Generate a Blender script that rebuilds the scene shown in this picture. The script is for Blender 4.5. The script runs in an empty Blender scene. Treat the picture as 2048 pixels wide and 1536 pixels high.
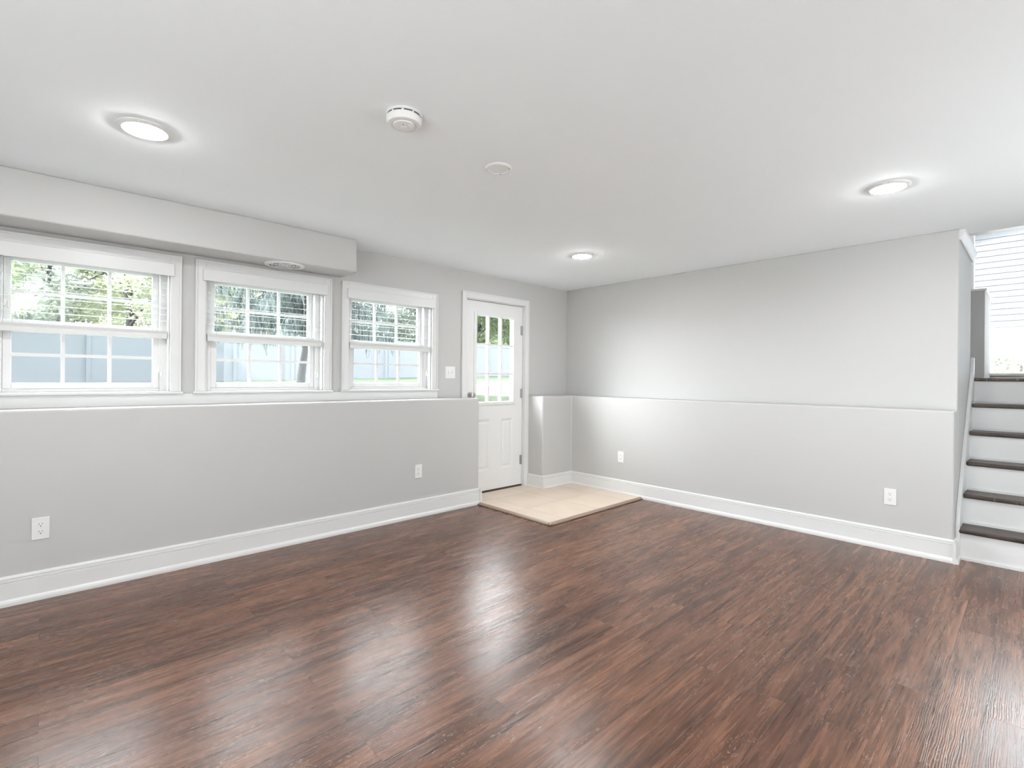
import bpy, bmesh, math, random
from mathutils import Matrix, Vector

# ------------------------------------------------------------------ camera, world, sun, exposure
C = bpy.context.scene
col = C.collection
XB, XA, XS = -3.8463, -3.610, -3.560        # window wall, its lower half wall, soffit front
YB, YD = 4.5208, 4.3428                     # back wall, its lower half wall
XE = -0.375                                 # free end of the back wall (stair opening)
H, ZL, ZS = 2.2222, 0.9916, 1.975           # ceiling, ledge, soffit underside
EYE = 1.18
X1, Y0 = 1.30, -2.40                        # walls behind the camera

cam_d = bpy.data.cameras.new('camera')
cam = bpy.data.objects.new('camera', cam_d); col.objects.link(cam)
cam_d.sensor_width = 36.0
cam_d.lens = 995.27 / 2048 * 36.0
cam_d.shift_y = -(768 - 756.915) / 2048
cam_d.clip_start = 0.02; cam_d.clip_end = 300
cam.matrix_world = (Matrix.Translation((0, 0, EYE)) @ Matrix.Rotation(math.radians(46.5885), 4, 'Z')
                    @ Matrix.Rotation(math.radians(90), 4, 'X') @ Matrix.Rotation(math.radians(0.5021), 4, 'Z'))
C.camera = cam

vs = C.view_settings
vs.view_transform = 'Standard'; vs.look = 'None'; vs.gamma = 1.0; vs.use_curve_mapping = False
vs.exposure = -0.05
C.cycles.use_denoising = True
C.cycles.max_bounces = 14; C.cycles.diffuse_bounces = 8; C.cycles.transparent_max_bounces = 16
C.cycles.sample_clamp_indirect = 8.0

SKY, SUN, LAMP, GLOW = 4.2, 5.8, 16.0, 31.0

w = bpy.data.worlds.new('world'); C.world = w; w.use_nodes = True
bg = w.node_tree.nodes['Background']
bg.inputs['Color'].default_value = (0.93, 0.97, 1.0, 1)
# bright hazy sky, strengthened towards the yard side to light floor and back wall
nt = w.node_tree
tc_ = nt.nodes.new('ShaderNodeTexCoord'); dp_ = nt.nodes.new('ShaderNodeVectorMath'); dp_.operation = 'DOT_PRODUCT'
dp_.inputs[1].default_value = Vector((-0.88, -0.10, 0.45)).normalized()
mr_ = nt.nodes.new('ShaderNodeMapRange'); mr_.interpolation_type = 'SMOOTHSTEP'
mr_.inputs[1].default_value = 0.25; mr_.inputs[2].default_value = 0.92; mr_.inputs[3].default_value = SKY; mr_.inputs[4].default_value = GLOW
nt.links.new(tc_.outputs['Generated'], dp_.inputs[0]); nt.links.new(dp_.outputs['Value'], mr_.inputs[0])
sky_sum = mr_.outputs[0]
for dv, lo, add in (((-0.66, -0.72, 0.22), 0.80, 32.0), ((0.0, 0.88, 0.47), 0.82, 12.0)):     # two bright sky lobes added for the wall glow and floor sheen
    d2 = nt.nodes.new('ShaderNodeVectorMath'); d2.operation = 'DOT_PRODUCT'; d2.inputs[1].default_value = Vector(dv).normalized()
    m2 = nt.nodes.new('ShaderNodeMapRange'); m2.interpolation_type = 'SMOOTHSTEP'
    m2.inputs[1].default_value = lo; m2.inputs[2].default_value = 1.0; m2.inputs[3].default_value = 0.0; m2.inputs[4].default_value = add
    ad = nt.nodes.new('ShaderNodeMath'); ad.operation = 'ADD'
    nt.links.new(tc_.outputs['Generated'], d2.inputs[0]); nt.links.new(d2.outputs['Value'], m2.inputs[0])
    nt.links.new(sky_sum, ad.inputs[0]); nt.links.new(m2.outputs[0], ad.inputs[1]); sky_sum = ad.outputs[0]
nt.links.new(sky_sum, bg.inputs['Strength'])

def light(name, kind, loc, rot=None, **kw):
    d = bpy.data.lights.new(name, kind)
    for k, v in kw.items(): setattr(d, k, v)
    o = bpy.data.objects.new(name, d); col.objects.link(o); o.location = loc
    if rot is not None: o.rotation_euler = rot
    return o

# sun from behind the camera side (over the house), so it lights the neighbour's wall and the lawn
sun_to = Vector((-0.42, 0.90, -0.86)).normalized()
sun = light('sun', 'SUN', (0, 0, 20), energy=SUN, angle=math.radians(1.0), color=(1.0, 0.975, 0.94))
sun.rotation_euler = sun_to.to_track_quat('-Z', 'Y').to_euler()

# sampling portals in the window and door openings (they give off no light of their own)
def portal(name, loc, rot, sx, sy):
    o = light(name, 'AREA', loc, rot, shape='RECTANGLE', size=sx, size_y=sy)
    o.data.cycles.is_portal = True
    return o
YC = (0.198, 1.199, 2.207)                  # window centres along the wall
for yc in YC:
    portal('portal', (XB - 0.16, yc, 1.48), (0, math.radians(-90), 0), 0.84, 0.82)
portal('portal', (XB - 0.10, 3.42, 1.38), (0, math.radians(-90), 0), 0.95, 0.60)
portal('portal', (-.15, Y0 - .12, 1.04), (math.radians(90), 0, 0), 2.3, 2.06)
portal('portal', (X1 + .12, 3.1, 1.04), (0, math.radians(90), 0), 2.06, 2.0)
portal('portal', (0.05, 7.30, 2.3), (math.radians(-90), 0, 0), 1.2, 2.2)

# ------------------------------------------------------------------ materials
def mat(name, base, rough=0.5, spec=0.5, metal=0.0, emit=None, emit_s=0.0):
    m = bpy.data.materials.new(name); m.use_nodes = True
    b = m.node_tree.nodes['Principled BSDF']
    b.inputs['Base Color'].default_value = (*base, 1)
    b.inputs['Roughness'].default_value = rough
    b.inputs['Specular IOR Level'].default_value = spec
    b.inputs['Metallic'].default_value = metal
    if emit:
        b.inputs['Emission Color'].default_value = (*emit, 1)
        b.inputs['Emission Strength'].default_value = emit_s
    return m
def N(m, t, **kw):
    n = m.node_tree.nodes.new(t)
    for k, v in kw.items(): setattr(n, k, v)
    return n
def L(m, a, b): m.node_tree.links.new(a, b)
def bsdf(m): return m.node_tree.nodes['Principled BSDF']
def paint(name, base, rough, bump=0.0002, scale=220, spec=0.35, vary=0.015):
    m = mat(name, base, rough, spec)
    tc = N(m, 'ShaderNodeNewGeometry')
    n1 = N(m, 'ShaderNodeTexNoise'); n1.inputs['Scale'].default_value = scale; n1.inputs['Detail'].default_value = 3
    L(m, tc.outputs['Position'], n1.inputs['Vector'])
    bp = N(m, 'ShaderNodeBump'); bp.inputs['Strength'].default_value = 0.25; bp.inputs['Distance'].default_value = bump
    L(m, n1.outputs['Fac'], bp.inputs['Height']); L(m, bp.outputs['Normal'], bsdf(m).inputs['Normal'])
    n2 = N(m, 'ShaderNodeTexNoise'); n2.inputs['Scale'].default_value = 1.3; n2.inputs['Detail'].default_value = 4
    L(m, tc.outputs['Position'], n2.inputs['Vector'])
    mx = N(m, 'ShaderNodeMix', data_type='RGBA')
    mx.inputs[6].default_value = (*[c * (1 - vary) for c in base], 1); mx.inputs[7].default_value = (*[min(1, c * (1 + vary)) for c in base], 1)
    L(m, n2.outputs['Fac'], mx.inputs[0]); L(m, mx.outputs[2], bsdf(m).inputs['Base Color'])
    return m

M = {}
M['wall'] = paint('wall paint', (0.495, 0.490, 0.481), 0.55)
M['wall_bounce'] = paint('white wall paint', (0.85, 0.85, 0.84), 0.6)  # unseen walls, whitened to bounce more light up to the ceiling
M['ceiling'] = paint('ceiling paint', (0.895, 0.935, 0.955), 0.8, spec=0.2)
M['white'] = paint('white trim paint', (0.69, 0.69, 0.685), 0.32, bump=0.00008, scale=90, vary=0.006)
M['door'] = paint('door paint', (0.73, 0.73, 0.725), 0.35, bump=0.00008, scale=90, vary=0.006)
M['plastic'] = mat('white plastic', (0.75, 0.75, 0.74), 0.35)
M['vinyl'] = mat('window vinyl', (0.72, 0.72, 0.72), 0.3)
M['slat'] = mat('blind slats', (0.66, 0.66, 0.655), 0.4)
M['cord'] = mat('blind cord', (0.75, 0.74, 0.72), 0.7)
M['slot'] = mat('dark slots', (0.05, 0.05, 0.05), 0.6)
M['nickel'] = mat('satin nickel', (0.50, 0.49, 0.47), 0.35, metal=1.0)
M['brass'] = mat('dull steel', (0.35, 0.34, 0.33), 0.4, metal=1.0)
M['rubber'] = mat('dark rubber', (0.06, 0.045, 0.035), 0.7)
M['reducer'] = mat('tile edge strip', (0.30, 0.22, 0.17), 0.45)
M['nose'] = mat('dark edge seam', (0.06, 0.035, 0.028), 0.5)  # dark brown joint around the tile pad's edge strip
M['concrete'] = paint('concrete', (0.45, 0.44, 0.42), 0.9, bump=0.001, scale=60)
M['pale_concrete'] = paint('pale concrete', (0.70, 0.70, 0.69), 0.9, bump=0.001, scale=60)
M['rug'] = paint('pale rug', (0.80, 0.80, 0.79), 0.95, bump=0.002, scale=200)
M['bark'] = paint('bark', (0.075, 0.072, 0.075), 0.9, bump=0.01, scale=15, vary=0.3)
M['lamp'] = mat('lamp lens', (0.9, 0.9, 0.9), 0.4, emit=(1.0, 1.0, 1.0), emit_s=1.0)
M['roof'] = mat('roof shingle', (0.12, 0.115, 0.11), 0.9)

def glass():
    m = bpy.data.materials.new('window glass'); m.use_nodes = True
    nt = m.node_tree; nt.nodes.clear()
    o = nt.nodes.new('ShaderNodeOutputMaterial'); t = nt.nodes.new('ShaderNodeBsdfTransparent'); g = nt.nodes.new('ShaderNodeBsdfGlossy')
    t.inputs['Color'].default_value = (0.97, 0.98, 0.98, 1); g.inputs['Roughness'].default_value = 0.01
    f = nt.nodes.new('ShaderNodeFresnel'); f.inputs['IOR'].default_value = 1.5
    gm = nt.nodes.new('ShaderNodeNewGeometry'); mr = nt.nodes.new('ShaderNodeMapRange')   # same reflectance from both faces of the pane
    mr.inputs[3].default_value = 1.5; mr.inputs[4].default_value = 1 / 1.5
    nt.links.new(gm.outputs['Backfacing'], mr.inputs[0]); nt.links.new(mr.outputs[0], f.inputs['IOR'])
    x = nt.nodes.new('ShaderNodeMixShader')
    nt.links.new(f.outputs[0], x.inputs[0]); nt.links.new(t.outputs[0], x.inputs[1]); nt.links.new(g.outputs[0], x.inputs[2])
    nt.links.new(x.outputs[0], o.inputs['Surface'])
    return m
M['glass'] = glass()

def wood_floor(name, along='Y', plank=0.125, length=1.22, c=((0.076, 0.031, 0.019), (0.178, 0.080, 0.048)), rough=0.25, spec=0.44, bump=1.0):
    m = mat(name, c[0], rough, spec)
    b = bsdf(m)
    tc = N(m, 'ShaderNodeNewGeometry')
    sep = N(m, 'ShaderNodeSeparateXYZ'); L(m, tc.outputs['Position'], sep.inputs[0])
    com = N(m, 'ShaderNodeCombineXYZ')
    a, s = ('Y', 'X') if along == 'Y' else ('X', 'Y')
    L(m, sep.outputs[a], com.inputs['X']); L(m, sep.outputs[s], com.inputs['Y'])
    br = N(m, 'ShaderNodeTexBrick'); br.offset = 0.37; br.offset_frequency = 2; br.squash = 1.0
    for k, v in (('Scale', 1.0), ('Brick Width', length), ('Row Height', plank), ('Mortar Size', 0.0012), ('Mortar Smooth', 0.1), ('Bias', 0.0)):
        br.inputs[k].default_value = v
    br.inputs['Color1'].default_value = (0, 0, 0, 1); br.inputs['Color2'].default_value = (1, 1, 1, 1); br.inputs['Mortar'].default_value = (0.3, 0.3, 0.3, 1)
    L(m, com.outputs[0], br.inputs['Vector'])
    # each plank samples the grain at its own offset
    off = N(m, 'ShaderNodeVectorMath', operation='SCALE'); off.inputs['Scale'].default_value = 37.0
    L(m, br.outputs['Color'], off.inputs[0])
    add = N(m, 'ShaderNodeVectorMath', operation='ADD'); L(m, com.outputs[0], add.inputs[0]); L(m, off.outputs[0], add.inputs[1])
    def scaled(sx, sy):
        mp = N(m, 'ShaderNodeMapping'); mp.inputs['Scale'].default_value = (sx, sy, 1); L(m, add.outputs[0], mp.inputs['Vector']); return mp
    def noise(mp, detail, rough_=0.6, dist=0.0):
        n = N(m, 'ShaderNodeTexNoise'); n.inputs['Scale'].default_value = 1; n.inputs['Detail'].default_value = detail
        n.inputs['Roughness'].default_value = rough_; n.inputs['Distortion'].default_value = dist; L(m, mp.outputs[0], n.inputs['Vector']); return n
    def ramp(src, *stops):
        r = N(m, 'ShaderNodeValToRGB'); e = r.color_ramp.elements
        e[0].position, e[0].color = stops[0][0], (*stops[0][1], 1); e[1].position, e[1].color = stops[1][0], (*stops[1][1], 1)
        for p_, c_ in stops[2:]:
            q = e.new(p_); q.color = (*c_, 1)
        L(m, src, r.inputs[0]); return r
    fine = noise(scaled(5, 130), 5, 0.65)                  # thin fibres
    broad = noise(scaled(2.0, 30), 6, 0.62, 0.6)           # broad figure
    dark = noise(scaled(1.6, 11), 5, 0.65, 0.5)              # smoky dark patches
    base = ramp(broad.outputs['Fac'], (0.30, c[0]), (0.70, c[1]))
    r_f = ramp(fine.outputs['Fac'], (0.30, (0.46, 0.46, 0.46)), (0.72, (1.62, 1.58, 1.52)))
    mul = N(m, 'ShaderNodeMix', data_type='RGBA', blend_type='MULTIPLY'); mul.inputs[0].default_value = 1.0
    L(m, base.outputs[0], mul.inputs[6]); L(m, r_f.outputs[0], mul.inputs[7])
    r_d = ramp(dark.outputs['Fac'], (0.32, (0.50, 0.52, 0.57)), (0.56, (1.08, 1.08, 1.06)))
    mul2 = N(m, 'ShaderNodeMix', data_type='RGBA', blend_type='MULTIPLY'); mul2.inputs[0].default_value = 1.0
    L(m, mul.outputs[2], mul2.inputs[6]); L(m, r_d.outputs[0], mul2.inputs[7])
    r_p = ramp(br.outputs['Color'], (0.0, (0.82, 0.80, 0.82)), (1.0, (1.15, 1.19, 1.14)))
    mul3 = N(m, 'ShaderNodeMix', data_type='RGBA', blend_type='MULTIPLY'); mul3.inputs[0].default_value = 1.0
    L(m, mul2.outputs[2], mul3.inputs[6]); L(m, r_p.outputs[0], mul3.inputs[7])
    # worn light flecks and scratches, gathered in clusters
    vo = noise(scaled(20, 75), 2, 0.7, 2.5); r_v = ramp(vo.outputs['Fac'], (0.60, (0, 0, 0)), (0.67, (1, 1, 1)))
    cl = noise(scaled(2.6, 7), 2); r_c = ramp(cl.outputs['Fac'], (0.44, (0, 0, 0)), (0.60, (1, 1, 1)))
    fm = N(m, 'ShaderNodeMath', operation='MULTIPLY'); L(m, r_v.outputs[0], fm.inputs[0]); L(m, r_c.outputs[0], fm.inputs[1])
    mf = N(m, 'ShaderNodeMix', data_type='RGBA'); mf.inputs[7].default_value = (0.36, 0.24, 0.18, 1)
    fs = N(m, 'ShaderNodeMath', operation='MULTIPLY'); fs.inputs[1].default_value = 0.75
    L(m, fm.outputs[0], fs.inputs[0]); L(m, fs.outputs[0], mf.inputs[0]); L(m, mul3.outputs[2], mf.inputs[6])
    mm = N(m, 'ShaderNodeMix', data_type='RGBA'); mm.inputs[7].default_value = (0.025, 0.014, 0.011, 1)
    ms = N(m, 'ShaderNodeMath', operation='MULTIPLY'); ms.inputs[1].default_value = 0.5
    L(m, br.outputs['Fac'], ms.inputs[0]); L(m, ms.outputs[0], mm.inputs[0]); L(m, mf.outputs[2], mm.inputs[6])
    L(m, mm.outputs[2], b.inputs['Base Color'])
    # relief: pressed cathedral grain
    wv = N(m, 'ShaderNodeTexWave', wave_type='BANDS', bands_direction='Y', wave_profile='SIN')
    for k, v in (('Scale', 50.0), ('Distortion', 9.5), ('Detail', 2.0), ('Detail Scale', 1.1), ('Detail Roughness', 0.5)): wv.inputs[k].default_value = v
    L(m, scaled(0.12, 1.0).outputs[0], wv.inputs['Vector'])
    h1 = N(m, 'ShaderNodeMath', operation='MULTIPLY_ADD'); h1.inputs[1].default_value = 0.55
    wm = N(m, 'ShaderNodeMapRange'); wm.inputs[1].default_value = 0.36; wm.inputs[2].default_value = 0.62; wm.inputs[3].default_value = 0.15; wm.inputs[4].default_value = 1.0
    L(m, cl.outputs['Fac'], wm.inputs[0])
    wx = N(m, 'ShaderNodeMath', operation='MULTIPLY'); L(m, wv.outputs['Fac'], wx.inputs[0]); L(m, wm.outputs[0], wx.inputs[1])
    L(m, wx.outputs[0], h1.inputs[0]); L(m, fine.outputs['Fac'], h1.inputs[2])
    h2 = N(m, 'ShaderNodeMath', operation='SUBTRACT'); L(m, h1.outputs[0], h2.inputs[0]); L(m, br.outputs['Fac'], h2.inputs[1])
    bp = N(m, 'ShaderNodeBump'); bp.inputs['Strength'].default_value = 0.28 * bump; bp.inputs['Distance'].default_value = 0.0012
    L(m, h2.outputs[0], bp.inputs['Height']); L(m, bp.outputs['Normal'], b.inputs['Normal'])
    rr = N(m, 'ShaderNodeMapRange'); rr.inputs[3].default_value = rough - 0.06; rr.inputs[4].default_value = rough + 0.10
    L(m, broad.outputs['Fac'], rr.inputs[0]); L(m, rr.outputs[0], b.inputs['Roughness'])
    return m
M['floor'] = wood_floor('wood plank floor')
M['tread'] = wood_floor('stair tread wood', along='X', plank=0.5, length=3.0, c=((0.034, 0.021, 0.017), (0.075, 0.048, 0.038)), rough=0.38)

def tile_mat():
    m = mat('beige tile', (0.7, 0.6, 0.5), 0.35)
    tc = N(m, 'ShaderNodeNewGeometry'); mp = N(m, 'ShaderNodeMapping'); mp.inputs['Location'].default_value = (3.13 + 0.46 * 3, -3.63 + 0.46 * 8, 0)
    L(m, tc.outputs['Position'], mp.inputs['Vector'])
    br = N(m, 'ShaderNodeTexBrick'); br.offset = 0.0
    for k, v in (('Scale', 1.0), ('Brick Width', 0.46), ('Row Height', 0.46), ('Mortar Size', 0.004), ('Mortar Smooth', 0.2)): br.inputs[k].default_value = v
    br.inputs['Color1'].default_value = (0.66, 0.55, 0.45, 1); br.inputs['Color2'].default_value = (0.72, 0.61, 0.50, 1); br.inputs['Mortar'].default_value = (0.50, 0.43, 0.37, 1)
    L(m, mp.outputs[0], br.inputs['Vector'])
    n = N(m, 'ShaderNodeTexNoise'); n.inputs['Scale'].default_value = 5; n.inputs['Detail'].default_value = 5; L(m, tc.outputs['Position'], n.inputs['Vector'])
    mx = N(m, 'ShaderNodeMix', data_type='RGBA', blend_type='MULTIPLY'); mx.inputs[0].default_value = 0.5
    r = N(m, 'ShaderNodeValToRGB'); r.color_ramp.elements[0].position = .3; r.color_ramp.elements[0].color = (.82, .76, .70, 1); r.color_ramp.elements[1].position = .7
    L(m, n.outputs['Fac'], r.inputs[0]); L(m, br.outputs['Color'], mx.inputs[6]); L(m, r.outputs[0], mx.inputs[7]); L(m, mx.outputs[2], bsdf(m).inputs['Base Color'])
    bp = N(m, 'ShaderNodeBump'); bp.invert = True; bp.inputs['Distance'].default_value = 0.002; bp.inputs['Strength'].default_value = .5
    L(m, br.outputs['Fac'], bp.inputs['Height']); L(m, bp.outputs['Normal'], bsdf(m).inputs['Normal'])
    return m
M['tile'] = tile_mat()

def leaf_mat(name, a, b):
    m = mat(name, a, 0.6, 0.3)
    oi = N(m, 'ShaderNodeNewGeometry'); n = N(m, 'ShaderNodeTexNoise'); n.inputs['Scale'].default_value = 2.2; n.inputs['Detail'].default_value = 6
    L(m, oi.outputs['Position'], n.inputs['Vector'])
    r = N(m, 'ShaderNodeValToRGB'); r.color_ramp.elements[0].position = .38; r.color_ramp.elements[0].color = (*a, 1); r.color_ramp.elements[1].position = .62; r.color_ramp.elements[1].color = (*b, 1)
    L(m, n.outputs['Fac'], r.inputs[0]); L(m, r.outputs[0], bsdf(m).inputs['Base Color'])
    tr = N(m, 'ShaderNodeBsdfTranslucent'); L(m, r.outputs[0], tr.inputs['Color'])
    mx = N(m, 'ShaderNodeMixShader'); mx.inputs[0].default_value = 0.42
    out = m.node_tree.nodes['Material Output']
    L(m, bsdf(m).outputs[0], mx.inputs[1]); L(m, tr.outputs[0], mx.inputs[2]); L(m, mx.outputs[0], out.inputs['Surface'])
    return m
M['leaf_pale'] = leaf_mat('pale leaves', (0.40, 0.45, 0.33), (0.66, 0.67, 0.52))
M['leaf_mid'] = leaf_mat('green leaves', (0.25, 0.33, 0.20), (0.48, 0.56, 0.36))
M['leaf_dark'] = leaf_mat('dark needles', (0.085, 0.115, 0.115), (0.22, 0.26, 0.26))
M['leaf_grey'] = leaf_mat('grey green leaves', (0.20, 0.24, 0.21), (0.44, 0.48, 0.43))
M['lawn'] = leaf_mat('lawn grass', (0.060, 0.088, 0.052), (0.096, 0.128, 0.076))
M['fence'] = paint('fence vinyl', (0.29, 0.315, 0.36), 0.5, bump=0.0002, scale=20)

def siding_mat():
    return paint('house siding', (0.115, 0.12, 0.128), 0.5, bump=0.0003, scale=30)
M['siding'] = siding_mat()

# ------------------------------------------------------------------ mesh helpers
class MB:
    def __init__(s): s.bm = bmesh.new()
    def box(s, x0, x1, y0, y1, z0, z1):
        v = [s.bm.verts.new(p) for p in ((x0, y0, z0), (x1, y0, z0), (x1, y1, z0), (x0, y1, z0), (x0, y0, z1), (x1, y0, z1), (x1, y1, z1), (x0, y1, z1))]
        for f in ((0, 3, 2, 1), (4, 5, 6, 7), (0, 1, 5, 4), (1, 2, 6, 5), (2, 3, 7, 6), (3, 0, 4, 7)): s.bm.faces.new([v[i] for i in f])
        return s
    def prism(s, pts, axis, a0, a1):
        """extrude a 2-D outline along an axis: 'X' -> pts are (y,z), 'Y' -> (x,z), 'Z' -> (x,y)"""
        def P(p, a): return {'X': (a, p[0], p[1]), 'Y': (p[0], a, p[1]), 'Z': (p[0], p[1], a)}[axis]
        A = [s.bm.verts.new(P(p, a0)) for p in pts]; B = [s.bm.verts.new(P(p, a1)) for p in pts]
        n = len(pts)
        s.bm.faces.new(A); s.bm.faces.new(B[::-1])
        for i in range(n): s.bm.faces.new((A[i], B[i], B[(i + 1) % n], A[(i + 1) % n]))
        return s
    def lathe(s, prof, n=32, axis='Z', c=(0, 0, 0), caps=True):
        """prof: (radius, height) pairs, spun about an axis through c"""
        def P(r, h, t):
            a, b = r * math.cos(t), r * math.sin(t)
            p = {'Z': (a, b, h), 'X': (h, a, b), 'Y': (a, h, b)}[axis]
            return (p[0] + c[0], p[1] + c[1], p[2] + c[2])
        rings = [[s.bm.verts.new(P(r, h, 2 * math.pi * i / n)) for i in range(n)] for r, h in prof]
        for a, b in zip(rings, rings[1:]):
            for i in range(n): s.bm.faces.new((a[i], a[(i + 1) % n], b[(i + 1) % n], b[i]))
        if caps: s.bm.faces.new(rings[0][::-1]); s.bm.faces.new(rings[-1])
        return s
    def tube(s, pts, r, n=8):
        rings = []
        for i, p in enumerate(pts):
            p = Vector(p); d = (Vector(pts[min(i + 1, len(pts) - 1)]) - Vector(pts[max(i - 1, 0)])).normalized()
            u = d.orthogonal().normalized(); w_ = d.cross(u)
            rr = r[i] if isinstance(r, (list, tuple)) else r
            rings.append([s.bm.verts.new(p + u * rr * math.cos(2 * math.pi * k / n) + w_ * rr * math.sin(2 * math.pi * k / n)) for k in range(n)])
        for a, b in zip(rings, rings[1:]):
            for i in range(n): s.bm.faces.new((a[i], a[(i + 1) % n], b[(i + 1) % n], b[i]))
        s.bm.faces.new(rings[0][::-1]); s.bm.faces.new(rings[-1])
        return s
    def quad(s, *p): s.bm.faces.new([s.bm.verts.new(q) for q in p]); return s
    def build(s, name, m, parent=None, bevel=0.0, seg=2, smooth=False, normals=True):
        if normals: bmesh.ops.recalc_face_normals(s.bm, faces=s.bm.faces)
        me = bpy.data.meshes.new(name); s.bm.to_mesh(me); s.bm.free()
        me.materials.append(m)
        o = bpy.data.objects.new(name, me); col.objects.link(o)
        if parent: o.parent = parent
        if bevel:
            b = o.modifiers.new('bevel', 'BEVEL'); b.width = bevel; b.segments = seg; b.limit_method = 'ANGLE'; b.angle_limit = math.radians(40)
        if smooth:
            for p in me.polygons: p.use_smooth = True
            if hasattr(me, 'set_sharp_from_angle'): me.set_sharp_from_angle(angle=math.radians(40))
        return o
def tag(o, label, cat, kind=None, group=None):
    o['label'] = label; o['category'] = cat
    if kind: o['kind'] = kind
    if group: o['group'] = group
    return o
def root(name, loc, label, cat, kind=None, group=None):
    o = bpy.data.objects.new(name, None); col.objects.link(o); o.location = loc; o.empty_display_size = 0.1
    return tag(o, label, cat, kind, group)
def copy_tree(o, parent=None):
    c = o.copy(); col.objects.link(c); c.parent = parent
    for ch in list(o.children): copy_tree(ch, c)
    return c
def wall_x(mb, x0, x1, ya, yb, za, zb, holes):
    """a wall slab normal to X with rectangular openings (y0, y1, z0, z1)"""
    ys = sorted({ya, yb, *[h[0] for h in holes], *[h[1] for h in holes]})
    for a, b in zip(ys, ys[1:]):
        cut = sorted((h[2], h[3]) for h in holes if h[0] <= a + 1e-6 and h[1] >= b - 1e-6)
        z = za
        for c0, c1 in cut:
            if c0 > z + 1e-6: mb.box(x0, x1, a, b, z, c0)
            z = max(z, c1)
        if zb > z + 1e-6: mb.box(x0, x1, a, b, z, zb)

# ------------------------------------------------------------------ shell
WT = 0.16                                    # window wall thickness
WZ0, WZ1 = 1.078, 1.893                      # window openings
HALF = 0.402
DY0, DY1, DZ0, DZ1 = 3.013, 3.815, 0.012, 1.968
S_ = 'structure'
fl = MB(); fl.box(XB - WT, X1, Y0, YB + 0.05, -0.12, 0.0)
tag(fl.build('floor', M['floor']), 'reddish brown wood plank floor with worn flecks', 'floor', S_)
c_ = MB(); c_.box(XB - WT, X1 + .1, Y0 - .1, YB, H, H + 0.14).box(XE, X1 + .1, YB, 4.72, H, H + 0.14).box(XB - WT, XE - .115, YB, YB + .12, H, H + .14)
tag(c_.build('ceiling', M['ceiling']), 'smooth white ceiling', 'ceiling', S_)
mb = MB()
holes = [(yc - HALF - .006, yc + HALF + .006, WZ0 - .018, WZ1 + .006) for yc in YC] + [(DY0 - .006, DY1 + .006, -0.12, DZ1 + .006)]
wall_x(mb, XB - WT, XB, Y0 - .1, YB + .12, -0.12, H, holes)
tag(mb.build('wall_left', M['wall']), 'light grey upper wall holding three windows and the door', 'wall', S_)
mb = MB().box(XB, XA, Y0, 2.995, 0, ZL)
tag(mb.build('wall_left_lower', M['wall'], bevel=0.012, seg=3), 'grey half wall with a ledge under the windows', 'wall', S_)
mb = MB().prism([(XB, 3.873), (XA, 3.873), (XA, YD), (XE, YD), (XE, YB), (XB, YB)], 'Z', 0, ZL)
tag(mb.build('wall_back_lower', M['wall'], bevel=0.012, seg=3), 'grey half wall with ledge turning the corner right of the door', 'wall', S_)
mb = MB().box(XB, XE, YB, YB + .12, 0, H)
tag(mb.build('wall_back', M['wall'], bevel=0.006), 'light grey upper back wall', 'wall', S_)
mb = MB().prism([(YB + .12, 0), (5.42, 0), (5.42, 3.66), (YB, 3.66), (YB, H), (YB + .12, H)], 'X', XE - .115, XE)
tag(mb.build('wall_stair', M['wall'], bevel=0.006), 'pale wall running up the left side of the stairs', 'wall', S_)
RY0, RY1 = 2.1, 4.1  # glazed opening added in the unseen side wall for extra daylight
mb = MB(); wall_x(mb, X1, X1 + .1, Y0 - .1, 4.52, -.1, H, [(RY0, RY1, -.1, 2.06)])
tag(mb.build('wall_right', M['wall_bounce']), 'white wall at the camera side of the room with added glazed doors', 'wall', S_)
r = root('added_door_4', (X1 + .05, (RY0 + RY1) / 2, 0), 'glazed garden doors added unseen beside the camera for daylight', 'door', S_)
hw = (RY1 - RY0) / 2
mb = MB().box(-.04, .04, -hw, hw, -.1, .03).box(-.04, .04, -hw, hw, 2.01, 2.06)
for k in range(3):
    c = -hw + .035 + k * (2 * hw - .07) / 2; mb.box(-.04, .04, c - .035, c + .035, .03, 2.01)
mb.build('frame', M['vinyl'], r)
for k in range(2):
    a = -hw + .07 + k * (2 * hw - .07) / 2; b = a + (2 * hw - .07) / 2 - .07
    MB().box(-.004, .004, a, b, .03, 2.01).build('pane', M['glass'], r)
FX0, FX1, FZ1 = -1.3, 1.0, 2.06              # glazed garden doors added behind the camera to brighten the ceiling
tag(MB().box(XB - WT, FX0, Y0 - .1, Y0, -.1, H).box(FX1, X1, Y0 - .1, Y0, -.1, H).box(FX0, FX1, Y0 - .1, Y0, FZ1, H).build('wall_front', M['wall_bounce']), 'white wall behind the camera with wide added garden doors', 'wall', S_)
r = root('added_door_3', ((FX0 + FX1) / 2, Y0 - .05, 0), 'wide glazed garden doors added unseen behind the camera for daylight', 'door', S_)
hw = (FX1 - FX0) / 2
mb = MB().box(-hw, hw, -.04, .04, -.1, .03).box(-hw, hw, -.04, .04, FZ1 - .05, FZ1)
for k in range(4):
    c = -hw + .035 + k * (2 * hw - .07) / 3; mb.box(c - .035, c + .035, -.04, .04, .03, FZ1 - .05)
mb.build('frame', M['vinyl'], r)
for k in range(3):
    a = -hw + .07 + k * (2 * hw - .07) / 3; b = a + (2 * hw - .07) / 3 - .07
    MB().box(a, b, -.004, .004, .03, FZ1 - .05).build('pane', M['glass'], r)
tag(MB().box(-12, 14, Y0 - 14, Y0 - .1, -.2, -.1).box(X1 + .1, 14, Y0 - .1, 7, -.2, -.1).build('reflector', M['pale_concrete']), 'pale concrete patio added unseen behind the house to bounce daylight indoors', 'reflector', S_)  # sunlit slab added outside the added doors, throws light up to the ceiling
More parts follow.
